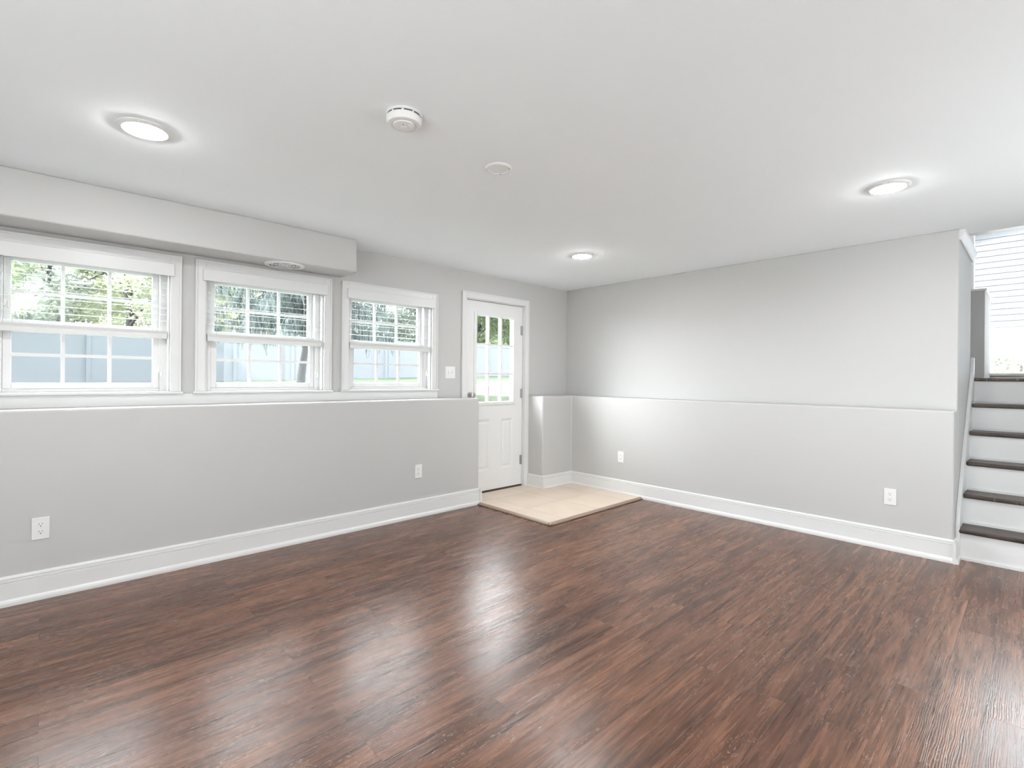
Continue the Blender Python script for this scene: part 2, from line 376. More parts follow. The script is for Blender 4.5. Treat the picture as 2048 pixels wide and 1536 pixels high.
mb = MB().box(XB, XS, Y0, 1.737, ZS, H)
tag(mb.build('ceiling_soffit', M['wall'], bevel=0.008, seg=3), 'grey boxed soffit running above the windows under the ceiling', 'soffit', S_)

# stairwell and upper hall beyond the opening
SX = 0.66
mb = MB().box(SX, SX + .1, YD + .1, 7.2, 0, 3.66)
tag(mb.build('wall_stair_right', M['wall']), 'wall on the far side of the stairs', 'wall', S_)
tag(MB().box(SX, X1 + .1, 4.45, 4.57, 0, H).build('wall_back_right', M['wall']), 'short back wall right of the stairs', 'wall', S_)
tag(MB().box(-3.0, SX, 4.72, 4.80, H + .14, 3.66).box(XE, SX, 4.72, 4.80, H, H + .14).build('wall_header', M['white']), 'white header over the stair opening', 'wall', S_)
tag(MB().box(-3.0, SX + .1, 4.72, 7.3, 3.66, 3.8).build('ceiling_hall', M['ceiling']), 'white ceiling over the upper hall', 'ceiling', S_)
tag(MB().box(-3.1, -3.0, 4.64, 7.3, 1.05, 3.66).build('wall_hall_left', M['wall']), 'far wall of the upper hall', 'wall', S_)
LZ = 1.218
tag(MB().box(XE, SX, 5.50, 7.2, LZ - .12, LZ).box(-3.0, XE, 5.42, 7.2, LZ - .12, LZ).box(-3.0, XE - .115, 4.64, 5.42, LZ - .12, LZ).build('floor_hall', M['tread']), 'dark wood floor of the upper landing', 'floor', S_)
GX0, GX1, GZ0, GZ1 = -0.525, 0.62, 1.25, 3.35
mb = MB()
mb.box(-3.1, GX0, 7.2, 7.34, 1.05, 3.66).box(GX1, SX + .1, 7.2, 7.34, 1.05, 3.66).box(GX0, GX1, 7.2, 7.34, GZ1, 3.66).box(GX0, GX1, 7.2, 7.34, 1.05, GZ0)
tag(mb.build('wall_hall_back', M['wall']), 'wall around the tall glass at the top of the stairs', 'wall', S_)

r = root('window_4', ((GX0 + GX1) / 2, 7.24, GZ0), 'tall bright window at the top of the stairs', 'window', S_)
hw = (GX1 - GX0) / 2
mb = MB(); hh = GZ1 - GZ0
mb.box(-hw, -hw + .05, -.05, .05, 0, hh).box(hw - .05, hw, -.05, .05, 0, hh).box(-hw + .05, hw - .05, -.05, .05, 0, .03).box(-hw + .05, hw - .05, -.05, .05, hh - .05, hh)
mb.build('frame', M['vinyl'], r, bevel=.004)
MB().box(-hw + .05, hw - .05, -.004, .004, .03, hh - .05).build('pane', M['glass'], r)

r = root('wall_guard', (-.397, 6.4, LZ), 'short grey guard wall with white cap at the top of the stairs', 'half wall', S_)
MB().box(-.0515, .0515, 0, .79, 0, .82).build('body', M['wall'], r)
MB().box(-.064, .064, -.012, .79, .82, .845).build('cap', M['white'], r, bevel=.004)
r = root('trim_2', (XE, 4.53, 2.152), 'white moulding under the ceiling along the stair wall', 'trim', S_)
MB().prism([(0, 0), (.010, 0), (.014, .022), (.030, .050), (.034, .068), (0, .068)], 'Y', 0.0, .93).build('moulding', M['white'], r)

# ------------------------------------------------------------------ baseboards
def base_prof(t=0.0):
    return [(0, .148), (.006, .148), (.011, .141), (.0125, .134), (.0085, .131), (.0085, .129), (.015, .1265), (.015, .118), (.0115, .115), (.0115, .1135), (.016, .1125), (.016, .032),
            (.020, .031), (.027, .024), (.030, .014), (.030, .0), (0, 0)]
bp = base_prof()
mb = MB().prism([(XA + a, b) for a, b in bp], 'Y', Y0, 2.995)
# return on the half wall end
mb.prism([(2.995 + a, b) for a, b in bp], 'X', XB + .02, XA + .03)
tag(mb.build('baseboard_left', M['white']), 'tall white baseboard along the half wall under the windows', 'baseboard', S_)
mb = MB()
TZ = 0.02
rel = [(a, max(b, 0)) for a, b in bp]
mb.prism([(YD - a, b) for a, b in rel], 'X', XA, XE)
mb.prism([(XA + a, b) for a, b in rel], 'Y', 3.873 - .0, YD)
mb.prism([(3.873 - a, b) for a, b in rel], 'X', XB + .02, XA + .03)
mb.prism([(XE + a, b) for a, b in rel], 'Y', YD - .03, 4.452)
tag(mb.build('baseboard_back', M['white']), 'tall white baseboard along the back half wall and door corner', 'baseboard', S_)

# ------------------------------------------------------------------ windows
tag(MB().box(XB, XB + .016, Y0, 2.672, ZL, 1.062).build('trim_1', M['white'], bevel=.002), 'white apron board running under all three windows', 'trim', S_)
def window(i, yc, label):
    r = root('window_%d' % i, (XB, yc, WZ0), label, 'window', S_)
    hy = 0.462; hi = HALF; T = WZ1 - WZ0; TO = 0.874
    mb = MB()
    for sg in (-1, 1):
        a, b = sorted((sg * hi, sg * hy))
        mb.box(0, .018, a, b, 0, TO)
        a, b = sorted((sg * (hy - .012), sg * hy)); mb.box(.018, .024, a, b, 0, TO)
    mb.box(0, .018, -hi, hi, T, TO); mb.box(.018, .024, -hy + .012, hy - .012, TO - .012, TO)
    mb.build('casing', M['white'], r, bevel=.002)
    MB().prism([(-.15, -hi), (0, -hi), (0, -hy - .012), (.034, -hy - .012), (.034, hy + .012), (0, hy + .012), (0, hi), (-.15, hi)], 'Z', -.016, 0).build('stool', M['white'], r, bevel=.004)
    mb = MB()                                 # vinyl master frame
    f = .046
    mb.box(-.15, -.052, -hi, -hi + f, 0, T).box(-.15, -.052, hi - f, hi, 0, T).box(-.15, -.052, -hi + f, hi - f, T - f, T).box(-.15, -.052, -hi + f, hi - f, 0, .018)
    mb.box(-.052, 0, -hi, -hi + .010, 0, T).box(-.052, 0, hi - .010, hi, 0, T).box(-.052, 0, -hi, hi, T - .008, T)
    mb.build('frame', M['vinyl'], r, bevel=.003)
    def sash(name, x, z0, z1, st, bot, top):
        y0, y1 = -hi + f, hi - f
        mb = MB().box(x - .03, x, y0, y0 + st, z0, z1).box(x - .03, x, y1 - st, y1, z0, z1).box(x - .03, x, y0 + st, y1 - st, z0, z0 + bot).box(x - .03, x, y0 + st, y1 - st, z1 - top, z1)
        s = mb.build(name, M['vinyl'], r, bevel=.004)
        g0, g1, h0, h1 = y0 + st, y1 - st, z0 + bot, z1 - top
        MB().box(x - .018, x - .012, g0, g1, h0, h1).build('pane', M['glass'], s)
        mb = MB(); mw = .009
        for k in (1, 2):
            c = g0 + (g1 - g0) * k / 3; mb.box(x - .025, x - .005, c - mw, c + mw, h0, h1)
        c = (h0 + h1) / 2; mb.box(x - .0245, x - .0055, g0, g1, c - mw, c + mw)
        mb.build('muntins', M['vinyl'], s)
        return s
    sash('lower_sash', -.062, .018, .408, .036, .036, .036)
    u = sash('upper_sash', -.104, .368, T - f, .034, .032, .030)
    return r
W = ['leftmost white window cut by the frame edge, pale leafy trees outside', 'middle white window with a drooping conifer outside', 'white window nearest the door, green lawn strip outside']
for i, yc in enumerate(YC): window(i + 1, yc, W[i])

# ------------------------------------------------------------------ blinds
def blind(yc, label):
    r = root('window_blind', (XB, yc, 1.815), label, 'blind', None, 'white slatted blinds in the windows')
    mb = MB().box(.026, .040, -.42, .42, 0, .080).box(-.02, .026, -.42, -.408, 0, .080).box(-.02, .026, .408, .42, 0, .080)
    mb.build('valance', M['white'], r, bevel=.003)
    MB().box(-.045, .018, -.388, .388, .028, .074).build('headrail', M['vinyl'], r)
    mb = MB(); n = 8
    def slat(z, tilt, th=.0015):
        pts = []
        for k in range(7):
            a = -1 + k / 3; pts.append((-.020 + a * .0225, z + tilt * a + .0008 * (1 - a * a)))
        mb.prism(pts + [(p[0], p[1] - th) for p in pts[::-1]], 'Y', -.388, .388)
    for k in range(n): slat(.004 - .0415 * k, -.0030)
    for k in range(6): slat(-.3525 - .0034 * k, 0, .0029)
    mb.build('slats', M['slat'], r)
    MB().box(-.045, .005, -.388, .388, -.400, -.372).build('bottom_rail', M['white'], r, bevel=.003)
    for y in (-.27, .27):
        mb = MB()
        for x in (-.0445, .0045): mb.tube([(x, y, .03), (x, y, -.372)], .0009, 6)
        for k in range(n): mb.tube([(-.0445, y, .0043 - .0415 * k), (.0045, y, -.0017 - .0415 * k)], .0007, 5)
        mb.build('ladder_cord', M['cord'], r)
    for (y0, z1) in ((.345, -.575), (.358, -.600)):
        c = MB().tube([(.012, y0, .03), (.013, y0, -.30), (.014, y0, z1)], .0011, 6).build('pull_cord', M['cord'], r)
        MB().lathe([(.002, 0), (.004, -.006), (.0065, -.034), (.006, -.040), (.002, -.042)], 12, c=(.014, y0, z1)).build('tassel', M['plastic'], c, smooth=True)
    for (y0, z1) in ((-.345, -.225), (-.330, -.235)):
        c = MB().tube([(.012, y0, .03), (.013, y0, z1)], .0011, 6).build('tilt_cord', M['cord'], r)
        MB().lathe([(.002, 0), (.004, -.006), (.0065, -.034), (.006, -.040), (.002, -.042)], 12, c=(.013, y0, z1)).build('tassel', M['plastic'], c, smooth=True)
    return r
B = ['white slatted blind half raised in the leftmost window', 'white slatted blind half raised in the middle window', 'white slatted blind half raised in the window nearest the door']
b0 = blind(YC[0], B[0])
for yc, lb in zip(YC[1:], B[1:]):
    c = copy_tree(b0); c.location = (XB, yc, 1.815); c['label'] = lb

# ------------------------------------------------------------------ entry door
r = root('door_1', (XB, (DY0 + DY1) / 2, 0), 'white half glass entry door with nine panes', 'door', S_)
hd = (DY1 - DY0) / 2; HO = hd + .058; TO = 2.028
mb = MB()
mb.box(0, .018, -HO, -hd, 0, TO).box(0, .018, hd, HO, 0, TO).box(0, .018, -hd, hd, DZ1, TO)
mb.box(.018, .023, -HO, -HO + .012, 0, TO).box(.018, .023, HO - .012, HO, 0, TO).box(.018, .023, -HO + .012, HO - .012, TO - .012, TO)
mb.build('casing', M['white'], r, bevel=.002)
mb = MB().box(-WT, 0, -hd, -hd + .008, 0, DZ1).box(-WT, 0, hd - .008, hd, 0, DZ1).box(-WT, 0, -hd, hd, DZ1 - .008, DZ1)
mb.box(-.09, -.07, -hd, -hd + .02, 0, DZ1).box(-.09, -.07, hd - .02, hd, 0, DZ1).box(-.09, -.07, -hd, hd, DZ1 - .02, DZ1)
mb.build('jamb', M['white'], r)
DX1, DX0 = -.016, -.058                       # door leaf faces
d0, d1, e0, e1 = -hd + .011, hd - .011, .036, DZ1 - .014
gy0, gy1, gz0, gz1 = 3.152 - 3.414, 3.672 - 3.414, .930, 1.822
mb = MB()
mb.box(DX0, DX1, d0, gy0, e0, e1).box(DX0, DX1, gy1, d1, e0, e1).box(DX0, DX1, gy0, gy1, gz1, e1)
# lower part with two raised panels
pans = [(3.120 - 3.414, 3.352 - 3.414, .235, .760), (3.500 - 3.414, 3.715 - 3.414, .235, .760)]
mb.box(DX0, DX1, gy0, gy1, .80, gz0)
def leaf_low(mb):
    ys = [gy0] + [v for p_ in pans for v in p_[:2]] + [gy1]
ys = sorted({gy0, gy1})
for (a, b) in ((gy0, gy1),):
    mb.box(DX0, DX1 - .012, a, b, e0, .80)
# front skin rails and stiles around the panels
fx0, fx1 = DX1 - .012, DX1
lo0, lo1 = max(pans[0][0], gy0), pans[0][1]
mb.box(fx0, fx1, pans[0][1], pans[1][0], .235, .76)
mb.box(fx0, fx1, gy0, gy1, e0, .235).box(fx0, fx1, gy0, gy1, .76, .80)
leaf = mb.build('leaf', M['door'], r)
for (a, b, z0, z1) in pans:
    a = max(a, gy0); b = min(b, gy1)
    q = .024
    bm = MB()
    o_ = [(a, z0), (b, z0), (b, z1), (a, z1)]; i_ = [(a + q, z0 + q), (b - q, z0 + q), (b - q, z1 - q), (a + q, z1 - q)]; j_ = [(a + 2 * q, z0 + 2 * q), (b - 2 * q, z0 + 2 * q), (b - 2 * q, z1 - 2 * q), (a + 2 * q, z1 - 2 * q)]
    ring = lambda P_, x: [bm.bm.verts.new((x, p_[0], p_[1])) for p_ in P_]
    A, B_, C_ = ring(o_, fx1), ring(i_, fx1 - .010), ring(j_, fx1 - .002)
    for U, V in ((A, B_), (B_, C_)):
        for k in range(4): bm.bm.faces.new((U[k], U[(k + 1) % 4], V[(k + 1) % 4], V[k]))
    bm.bm.faces.new(C_)
    bm.build('panel', M['door'], leaf)
mb = MB(); mo = .026
for x0, x1 in ((DX1 - .004, DX1 + .010), (DX0 - .010, DX0 + .004)):
    mb.box(x0, x1, gy0 - mo, gy0 + .008, gz0 - mo, gz1 + mo).box(x0, x1, gy1 - .008, gy1 + mo, gz0 - mo, gz1 + mo)
    mb.box(x0, x1, gy0 + .008, gy1 - .008, gz1 - .008, gz1 + mo).box(x0, x1, gy0 + .008, gy1 - .008, gz0 - mo, gz0 + .008)
mb.build('glazing_frame', M['door'], leaf, bevel=.004)
MB().box(-.041, -.033, gy0, gy1, gz0, gz1).build('pane', M['glass'], leaf)
mb = MB()
for k in (1, 2):
    c = gy0 + (gy1 - gy0) * k / 3; mb.box(DX0, DX1 - .002, c - .009, c + .009, gz0, gz1)
    c = gz0 + (gz1 - gz0) * k / 3; mb.box(DX0 + .001, DX1 - .003, gy0, gy1, c - .009, c + .009)
mb.build('muntins', M['door'], leaf)
ky, kz = 3.082 - 3.414, 1.012
k_ = MB().lathe([(.031, DX1), (.031, DX1 + .006), (.012, DX1 + .010), (.011, DX1 + .030), (.022, DX1 + .036), (.027, DX1 + .048), (.025, DX1 + .058), (.014, DX1 + .063)], 28, 'X', (0, ky, kz)).build('knob', M['nickel'], leaf, smooth=True)
MB().lathe([(.006, DX1 + .063), (.006, DX1 + .0655)], 16, 'X', (0, ky, kz)).build('keyhole', M['brass'], k_)
for z in (.30, 1.02, 1.70):
    mb = MB().lathe([(.0065, -.05), (.0065, .05)], 14, 'Z', (DX1 + .006, hd - .009, z)).box(DX1 - .002, DX1 + .003, hd - .04, hd - .009, z - .05, z + .05)
    mb.build('hinge', M['nickel'], r)
MB().box(-.15, -.005, -hd, hd, 0, .024).build('threshold', M['rubber'], r, bevel=.004)
MB().box(DX0 + .004, DX1 - .003, d0, d1, .024, .0365).build('sweep', M['rubber'], leaf)

# ------------------------------------------------------------------ tile pad in front of the door
r = root('floor_entry', (-3.2, 3.6, 0), 'beige square tile pad in front of the door', 'tile floor', S_)
tx, ty = -2.700, 2.990
MB().box(XB - .0 + 3.2, tx + 3.2, ty - 3.6, YD - 3.6, 0, TZ).build('tiles', M['tile'], r)
def edge_prof(): return [(0, 0), (.026, 0), (.026, .006), (.018, .015), (.006, .0215), (0, .0215)]
MB().prism([(tx + 3.2 + a, b) for a, b in edge_prof()], 'Y', ty - .026 - 3.6, YD - .03 - 3.6).prism([(ty - 3.6 - a, b) for a, b in edge_prof()], 'X', XA + .03 + 3.2, tx + .026 + 3.2).build('edge_strip', M['reducer'], r)
MB().box(tx + 3.2 + .026, tx + 3.2 + .031, ty - .031 - 3.6, YD - .03 - 3.6, 0, .004).box(XA + .03 + 3.2, tx + 3.2 + .031, ty - 3.6 - .031, ty - 3.6 - .026, 0, .004).build('seam', M['nose'], r)

# ------------------------------------------------------------------ stairs
r = root('staircase', (0.14, 4.45, 0), 'white staircase with dark brown wood treads going up', 'staircase')
R_, RUN, NS = 0.203, 0.200, 6
sx0, sx1 = XE + .022 - .14, SX - .14
for i in range(NS):
    ny = RUN * i                                # nosing front of this step, local y
    z1 = R_ * (i + 1)
    MB().box(sx0, sx1, ny + .022, ny + .040, R_ * i + (0 if i == 0 else .0), z1 - .028).box(sx0, sx1, ny + .008, ny + .022, R_ * i, R_ * i + .016).build('riser', M['white'], r)
    t = MB().box(sx0 - (.0 if i else .012), sx1, ny, ny + RUN + .022, z1 - .028, z1).build('tread', M['tread'], r, bevel=.009, seg=3)
# skirt board on the left wall
def nz(y): return R_ * (1 + y / RUN)
y_top = 5.47 - 4.45
sk = [(-.0, 0), (-.0, nz(0) - .09), (-.035 + .035, nz(0) + .02), (.045, nz(.045) + .10), (y_top - .07, nz(y_top - .07) + .10), (y_top - .03, nz(y_top) + .10), (y_top - .02, nz(y_top) + .14), (y_top + .02, nz(y_top) + .14), (y_top + .02, nz(y_top) - .12), (y_top, nz(y_top) - .2), (.3, 0)]
MB().prism(sk, 'X', XE + .0008 - .14, XE + .022 - .14).build('skirt_board', M['white'], r, bevel=.003)

# ------------------------------------------------------------------ wall plates
def outlet_proto():
    r = root('wall_outlet', (0, 0, 0), '', 'outlet', None, 'white duplex outlets on the half walls')
    MB().box(-.035, .035, -.0055, 0, -.057, .057).build('cover_plate', M['plastic'], r, bevel=.0025, seg=3)
    for z in (-.0195, .0195):
        pts = [(.0165 * math.cos(t), max(-.0135, min(.0135, .0165 * math.sin(t)))) for t in [2 * math.pi * k / 28 for k in range(28)]]
        f = MB().prism([(a, b + z) for a, b in pts], 'Y', -.0085, -.005).build('receptacle', M['plastic'], r)
        MB().box(-.0075, -.0055, -.0088, -.0083, z + .0005, z + .0085).box(.0055, .0075, -.0088, -.0083, z + .0015, z + .0085).lathe([(.0026, -.0088), (.0026, -.0083)], 12, 'Y', (0, 0, z - .0065)).build('slots', M['slot'], f)
    MB().lathe([(.003, -.0066), (.003, -.005)], 12, 'Y').build('screw', M['plastic'], r)
    return r
o0 = outlet_proto()
spots = [((XA, .003, .369), 90, 'white outlet low on the window-side half wall, cut from the rest by itself near the photo edge'),
         ((XA, 2.329, .386), 90, 'white outlet low on the window-side half wall, close to the door'),
         ((-2.948, YD, .382), 0, 'small white outlet low on the back half wall, beside the tile pad'),
         ((-.710, YD, .372), 0, 'white outlet low on the back half wall, beside the stairs')]
spots[0] = (spots[0][0], 90, 'white outlet low on the window-side half wall, under the leftmost window')
for i, (loc, rz, lb) in enumerate(spots):
    o = o0 if i == 0 else copy_tree(o0)
    o.location = loc; o.rotation_euler = (0, 0, math.radians(rz)); o['label'] = lb
r = root('light_switch', (XB, 2.826, 1.232), 'white double light switch plate between window and door', 'light switch')
MB().box(0, .0055, -.058, .058, -.057, .057).build('cover_plate', M['plastic'], r, bevel=.0025, seg=3)
for y, up in ((-.023, -1), (.023, 1)):
    MB().box(.005, .0062, y - .006, y + .006, -.013, .013).build('toggle_slot', M['cord'], r)
    MB().prism([(.0055, -.005), (.0055, .005), (.016, .006 + up * .006), (.017, -.001 + up * .006)], 'Y', y - .0045, y + .0045).build('toggle', M['plastic'], r)
for k, (x, z, lb) in enumerate([(-2.108, 1.844, 'tiny nail in the back wall, the one nearer the door'), (-1.914, 1.848, 'tiny nail in the back wall, the one nearer the stairs')]):
    tag(MB().lathe([(.0035, -.004), (.004, -.003), (.002, -.002), (.002, .0)], 10, 'Y', (0, 0, 0)).build('nail', M['brass']), lb, 'nail', None, 'nails left in the back wall').location = (x, YB, z)

# ------------------------------------------------------------------ ceiling fittings
def lamp_proto():
    r = root('ceiling_lamp', (0, 0, H), '', 'ceiling lamp', None, 'round recessed ceiling lamps')
    MB().lathe([(.098, 0), (.098, -.003), (.090, -.009), (.080, -.011), (.076, -.008), (.076, 0)], 48).build('trim_ring', M['plastic'], r, smooth=True)
    MB().lathe([(.077, -.004), (.075, -.009), (.068, -.014), (.052, -.0185), (.030, -.021), (.008, -.022)], 48, caps=True).build('lens', M['lamp'], r, smooth=True)
    return r
l0 = lamp_proto()
LENS_A = math.pi * .076 ** 2
bsdf(M['lamp']).inputs['Emission Strength'].default_value = LAMP / (math.pi * LENS_A)
for i, (x, y, lb) in enumerate([(-2.605, .313, 'glowing round ceiling lamp nearest the windows and camera'), (-.557, 3.283, 'glowing round ceiling lamp near the stairs'),
                                (-2.650, 3.307, 'glowing round ceiling lamp near the entry door'), (-.55, .313, 'unseen round ceiling lamp added above the camera')]):  # last one is added on the lamp grid to even the ceiling light
    o = l0 if i == 0 else copy_tree(l0)
    o.location = (x, y, H); o['label'] = lb
o = copy_tree(l0); o.location = (-.3, 6.3, 3.66); o['label'] = 'round ceiling lamp over the upper landing'

r = root('smoke_detector', (-1.735, 1.040, H), 'round white smoke detector on the ceiling', 'smoke detector')
MB().lathe([(.070, 0), (.070, -.006), (.066, -.008), (.066, -.013), (.069, -.015), (.069, -.028), (.062, -.040), (.050, -.043), (.047, -.041), (.043, -.041), (.041, -.046), (.012, -.047)], 56).build('body', M['plastic'], r, smooth=True)
mb = MB()
for k in range(10):
    t0 = k * math.pi / 5 + .06; t1 = t0 + .5
    P_ = [(math.cos(t0 + (t1 - t0) * j / 6), math.sin(t0 + (t1 - t0) * j / 6)) for j in range(7)]
    mb.prism([(.0668 * a, .0668 * b) for a, b in P_] + [(.060 * a, .060 * b) for a, b in P_[::-1]], 'Z', -.0128, -.0083)
mb.build('smoke_slots', M['slot'], r)
MB().lathe([(.013, -.0465), (.013, -.049), (.010, -.050)], 24, c=(-.006, .004, 0)).build('test_button', M['plastic'], r, smooth=True)
MB().lathe([(.0022, -.0465), (.0022, -.0478)], 10, c=(.012, -.012, 0)).build('indicator', M['slot'], r)
mb = MB()
for k in range(5): mb.box(.020, .036, -.010 + k * .005, -.0075 + k * .005, -.0475, -.0455)
o = mb.build('sounder_grille', M['cord'], r); o.rotation_euler = (0, 0, math.radians(35))
r = root('ceiling_cover', (-1.844, 1.638, H), 'small round white blank cover plate on the ceiling', 'cover plate')
MB().lathe([(.066, 0), (.066, -.004), (.061, -.009), (.052, -.009), (.050, -.006), (.010, -.005)], 48).build('plate', M['plastic'], r, smooth=True)
for t in (.6, 2.2): MB().lathe([(.004, -.009), (.004, -.0105)], 12, c=(.056 * math.cos(t), .056 * math.sin(t), 0)).build('screw', M['brass'], r)

r = root('air_vent', (-3.700, 1.258, ZS), 'round white slotted air vent under the soffit', 'air vent')
MB().lathe([(.132, 0), (.132, -.004), (.122, -.008), (.104, -.008), (.104, -.004), (.104, 0)], 48, caps=False).build('rim', M['plastic'], r, smooth=True)
MB().lathe([(.104, -.0012), (.104, -.0006)], 40).build('dark_opening', M['slot'], r)
mb = MB()
for k in (.020, .042, .064, .086): mb.lathe([(k - .003, -.0015), (k - .003, -.0035), (k + .003, -.0035), (k + .003, -.0015), (k - .003, -.0015)], 40, caps=False)
mb.lathe([(.012, -.0015), (.012, -.006), (.004, -.007)], 24)
for k in range(3):
    t = k * math.pi / 3 + .3
    a, b = math.cos(t), math.sin(t); q = .007
    mb.prism([(.106 * a - q * b, .106 * b + q * a), (-.106 * a - q * b, -.106 * b + q * a), (-.106 * a + q * b, -.106 * b - q * a), (.106 * a + q * b, .106 * b - q * a)], 'Z', -.0042, -.0015)
mb.build('grille', M['plastic'], r)

# pale rug added behind the camera to bounce sun onto the ceiling
r = root('bounce_rug', (-0.3, -1.3, 0), 'large pale rug added unseen behind the camera to bounce sunlight up', 'rug')
MB().box(-1.1, 1.1, -.95, .95, 0, .012).build('pile', M['rug'], r, bevel=.004)

# ------------------------------------------------------------------ outdoors
XF = -21.8
def gz(x, y):
    d = min(1, max(0, (XB - x - .3) / 17))
    return (.95 + .0 * y) * (1 - d) + (.85 + .0235 * y) * d
def lawn():
    mb = MB(); bm = mb.bm
    xs = [XB - WT - .03, -5.2, -5.21] + [-5.6 - k * .9 for k in range(30)]
    ysl = [-22 + k * 2 for k in range(12)] + [2.6, 2.61, 4.2, 4.21] + [6 + k * 2 for k in range(24)]
    ysl = sorted(set(ysl))
    G = [[bm.verts.new((x, y, (-.05 if (x > -5.205 and 2.605 < y < 4.205) else gz(x, y) + .015 * math.sin(x * 1.7 + y * 2.3)))) for y in ysl] for x in xs]
    for i in range(len(xs) - 1):
        for j in range(len(ysl) - 1): bm.faces.new((G[i][j], G[i + 1][j], G[i + 1][j + 1], G[i][j + 1]))
    o = mb.build('lawn', M['lawn'], normals=True)
    return tag(o, 'green lawn outside the windows and door', 'lawn', 'stuff')
lawn()
tag(MB().box(-5.35, -5.2, 2.45, 4.35, -.2, .96).box(-5.2, XB - WT, 2.45, 2.6, -.2, .96).box(-5.2, XB - WT, 4.21, 4.36, -.2, .96).box(-5.2, XB - WT, 2.6, 4.21, -.2, -.02).build('areaway', M['concrete']), 'concrete areaway outside the door', 'retaining wall', S_)

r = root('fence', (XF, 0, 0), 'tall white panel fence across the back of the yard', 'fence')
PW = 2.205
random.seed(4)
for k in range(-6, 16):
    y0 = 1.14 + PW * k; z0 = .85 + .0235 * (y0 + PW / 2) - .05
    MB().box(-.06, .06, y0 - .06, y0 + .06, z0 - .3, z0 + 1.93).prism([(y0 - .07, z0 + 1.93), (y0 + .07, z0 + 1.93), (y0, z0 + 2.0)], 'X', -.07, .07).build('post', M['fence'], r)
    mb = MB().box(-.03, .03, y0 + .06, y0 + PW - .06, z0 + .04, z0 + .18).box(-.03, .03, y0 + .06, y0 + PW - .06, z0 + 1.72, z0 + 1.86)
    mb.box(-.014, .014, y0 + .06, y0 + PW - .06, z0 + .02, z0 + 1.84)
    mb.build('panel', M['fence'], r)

def foliage(mb, rnd, blobs, n, s):
    tot = sum(b[3] ** 2 for b in blobs)
    for cx, cy, cz, rad, sq in blobs:
        for _ in range(int(n * rad ** 2 / tot)):
            d = Vector((rnd.gauss(0, 1), rnd.gauss(0, 1), rnd.gauss(0, 1))).normalized()
            q = rad * (rnd.random() ** .45)
            p = Vector((cx, cy, cz)) + Vector((d.x * q, d.y * q, d.z * q * sq))
            u = Vector((rnd.gauss(0, 1), rnd.gauss(0, 1), rnd.gauss(0, .7))).normalized(); v = u.orthogonal().normalized()
            v = (Matrix.Rotation(rnd.random() * 6.28, 3, u) @ v)
            a = s * (.6 + .8 * rnd.random())
            mb.quad(p + u * a, p + v * a * .45, p - u * a, p - v * a * .45)
def leafy(loc, h, rad, mat_, label, seed, n=6000, s=.14, low=.35, group=None, dense=1.0):
    rnd = random.Random(seed)
    r = root('tree', loc, label, 'tree', None, group)
    fork = h * .45
    mb = MB().tube([(0, 0, -.3), (.05, .02, fork * .6), (0, .08, fork), (.06, 0, h * .8)], [.17, .14, .11, .03], 9)
    for k in range(6):
        t = k * 1.05 + rnd.random(); zz = fork * (.7 + .12 * k)
        mb.tube([(0, 0, zz), (math.cos(t) * rad * .4, math.sin(t) * rad * .4, zz + rad * .35), (math.cos(t) * rad * .8, math.sin(t) * rad * .8, zz + rad * .6)], [.07, .045, .015], 6)
    mb.build('trunk', M['bark'], r, smooth=True)
    blobs = []
    for k in range(int(22 * dense)):
        t = rnd.random() * 6.28; q = rad * rnd.random() ** .6; zz = h * low + (h * (1 - low)) * rnd.random()
        lim = 1 - abs((zz / h - (low + 1) / 2) / ((1 - low) / 2)) ** 2 * .7
        blobs.append((math.cos(t) * q * lim, math.sin(t) * q * lim, zz, rad * (.24 + .22 * rnd.random()), .75))
    mb = MB(); foliage(mb, rnd, blobs, int(n * 2.0), s * .68)
    mb.build('foliage', mat_, r, normals=False)
    return r
def conifer(loc, h, rad, label, seed):
    rnd = random.Random(seed)
    r = root('conifer_tree', loc, label, 'tree')
    MB().tube([(0, 0, -.3), (0, .03, .4), (.02, .12, 1.1), (-.02, .20, 3.0), (-.05, .22, h)], [.13, .12, .09, .08, .02], 10).build('trunk', M['bark'], r, smooth=True)
    br = MB(); mb = MB()
    for k in range(120):
        z = 1.75 + (h - 2.0) * (k / 120); t = k * 2.399; ln = rad * (1 - .75 * (z / h)) * (.75 + .4 * rnd.random())
        pts = []
        for j in range(6):
            f = j / 5; pts.append(Vector((math.cos(t) * ln * f, .2 + math.sin(t) * ln * f, z + .25 * math.sin(f * 2.2) - .55 * f * f * ln * .5)))
        br.tube(pts, [.03, .025, .02, .015, .01, .006], 5)
        for j in range(1, 6):
            for _ in range(26):
                f = rnd.random(); p = pts[j - 1].lerp(pts[j], f) + Vector((rnd.gauss(0, .09), rnd.gauss(0, .09), rnd.gauss(0, .04)))
                dl = .20 + .38 * rnd.random(); w_ = .016 + .02 * rnd.random(); a = rnd.random() * 3.14
                e = Vector((math.cos(a) * w_, math.sin(a) * w_, 0)); d_ = Vector((rnd.gauss(0, .09), rnd.gauss(0, .09), -dl))
                mb.quad(p - e, p + e, p + d_ + e * .3, p + d_ - e * .3)
    br.build('branches', M['bark'], r)
    mb.build('needles', M['leaf_dark'], r, normals=False)
    return r
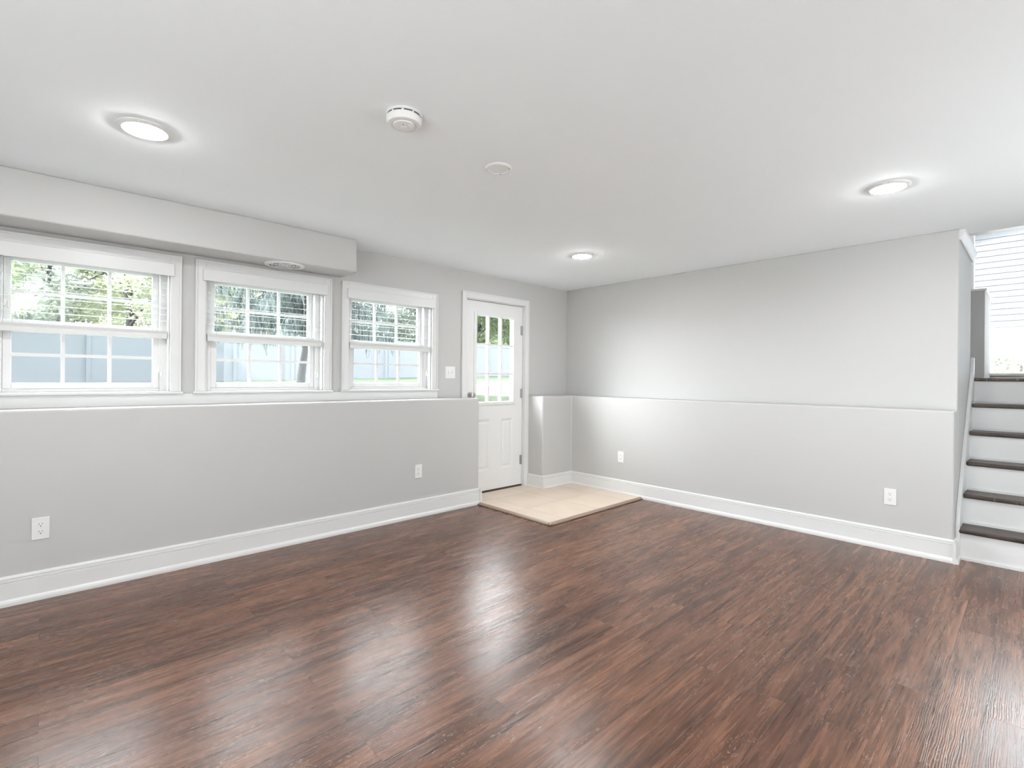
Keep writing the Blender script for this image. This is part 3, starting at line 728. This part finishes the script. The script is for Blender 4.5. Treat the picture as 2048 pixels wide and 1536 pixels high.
# through the left window
G_ = 'trees beyond the fence'
leafy((-27.5, -1.6, .9), 8.6, 3.2, M['leaf_grey'], 'sparse grey green tree at the outer side of the leftmost window', 11, 9000, .17, .12, G_, 1.3)
leafy((-26.0, 2.6, .9), 7.0, 2.9, M['leaf_pale'], 'pale cream green tree in the middle of the leftmost window', 12, 14000, .14, .10, G_, 1.6)
leafy((-27.0, 7.0, .9), 8.2, 3.0, M['leaf_pale'], 'pale green tree between leftmost and middle window', 13, 13000, .15, .10, G_, 1.6)
leafy((-32.0, .2, .9), 9.5, 3.6, M['leaf_pale'], 'tall pale tree behind the others in the leftmost window', 31, 14000, .22, .06, G_, 1.8)
leafy((-32.5, 6.0, .9), 9.5, 3.6, M['leaf_pale'], 'tall pale tree behind, between leftmost and middle window', 32, 14000, .22, .06, G_, 1.8)
# middle window
conifer((-15.4, 5.72, .85), 8.5, 3.3, 'dark drooping conifer in the yard before the fence', 21)
leafy((-27.0, 12.2, 1.0), 9.0, 3.4, M['leaf_grey'], 'dense grey green tree behind the conifer', 14, 16000, .16, .08, G_, 1.8)
# window nearest the door
leafy((-25.6, 16.6, 1.1), 9.0, 3.0, M['leaf_grey'], 'dense tree with grey green leaves in the window nearest the door', 15, 16000, .15, .06, G_, 1.8)
leafy((-25.0, 20.6, 1.2), 8.5, 2.7, M['leaf_mid'], 'yellow green tree at the door side of the window nearest the door', 16, 16000, .14, .06, G_, 1.8)
# door
leafy((-25.5, 25.0, 1.3), 9.0, 3.2, M['leaf_mid'], 'bright green tree in the upper panes of the door', 17, 16000, .15, .06, G_, 1.8)
leafy((-25.0, 30.0, 1.4), 9.0, 3.2, M['leaf_mid'], 'green tree at the hinge side of the door panes', 18, 13000, .16, .06, G_, 1.6)
leafy((-31.0, 21.5, 1.3), 10.0, 4.0, M['leaf_grey'], 'taller tree behind the others seen through the door', 19, 12000, .19, .06, G_, 1.6)
# added out of the frame to shade the left part of the fence
leafy((-20.2, -3.2, .9), 7.2, 3.1, M['leaf_mid'], 'broad tree added left of the leftmost window to shade the fence', 20, 12000, .18, .36, None, 1.6)

# neighbour's house beyond the stair window
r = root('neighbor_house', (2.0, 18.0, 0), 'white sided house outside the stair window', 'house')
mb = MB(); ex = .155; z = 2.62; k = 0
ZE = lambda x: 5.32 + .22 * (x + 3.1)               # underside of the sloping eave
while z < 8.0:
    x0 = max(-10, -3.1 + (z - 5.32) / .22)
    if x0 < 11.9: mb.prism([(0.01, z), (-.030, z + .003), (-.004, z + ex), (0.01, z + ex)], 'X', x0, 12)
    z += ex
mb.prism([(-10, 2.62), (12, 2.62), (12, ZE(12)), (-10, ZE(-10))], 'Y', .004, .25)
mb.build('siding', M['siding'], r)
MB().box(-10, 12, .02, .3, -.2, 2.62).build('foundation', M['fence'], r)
MB().prism([(-10.5, ZE(-10.5)), (12.5, ZE(12.5)), (12.5, ZE(12.5) + .18), (-10.5, ZE(-10.5) + .18)], 'Y', -.60, .3).build('eave', M['white'], r)
for (x, hgt, sd, lb) in ((-.30, 1.35, 41, 'pale shrub before the neighbour wall, the taller one at the photo edge'), (-.72, .85, 42, 'low pale shrub before the neighbour wall, beside the taller one')):
    r = root('shrub', (x, 17.2, 1.0), lb, 'shrub', None, 'shrubs by the neighbouring house')
    rnd = random.Random(sd)
    MB().tube([(0, 0, -.1), (.02, 0, hgt * .4), (0, .02, hgt * .8)], [.03, .022, .008], 7).build('stem', M['bark'], r)
    mb = MB(); foliage(mb, rnd, [(rnd.gauss(0, .12), rnd.gauss(0, .12), hgt * (.25 + .7 * k / 6), .26, .9) for k in range(7)], 900, .06)
    mb.build('foliage', M['leaf_pale'], r, normals=False)
tag(MB().box(XE - 12, 14, 7.34, 30, .95, 1.0).build('side_yard', M['concrete']), 'pale paved side yard below the stair window', 'ground', S_)
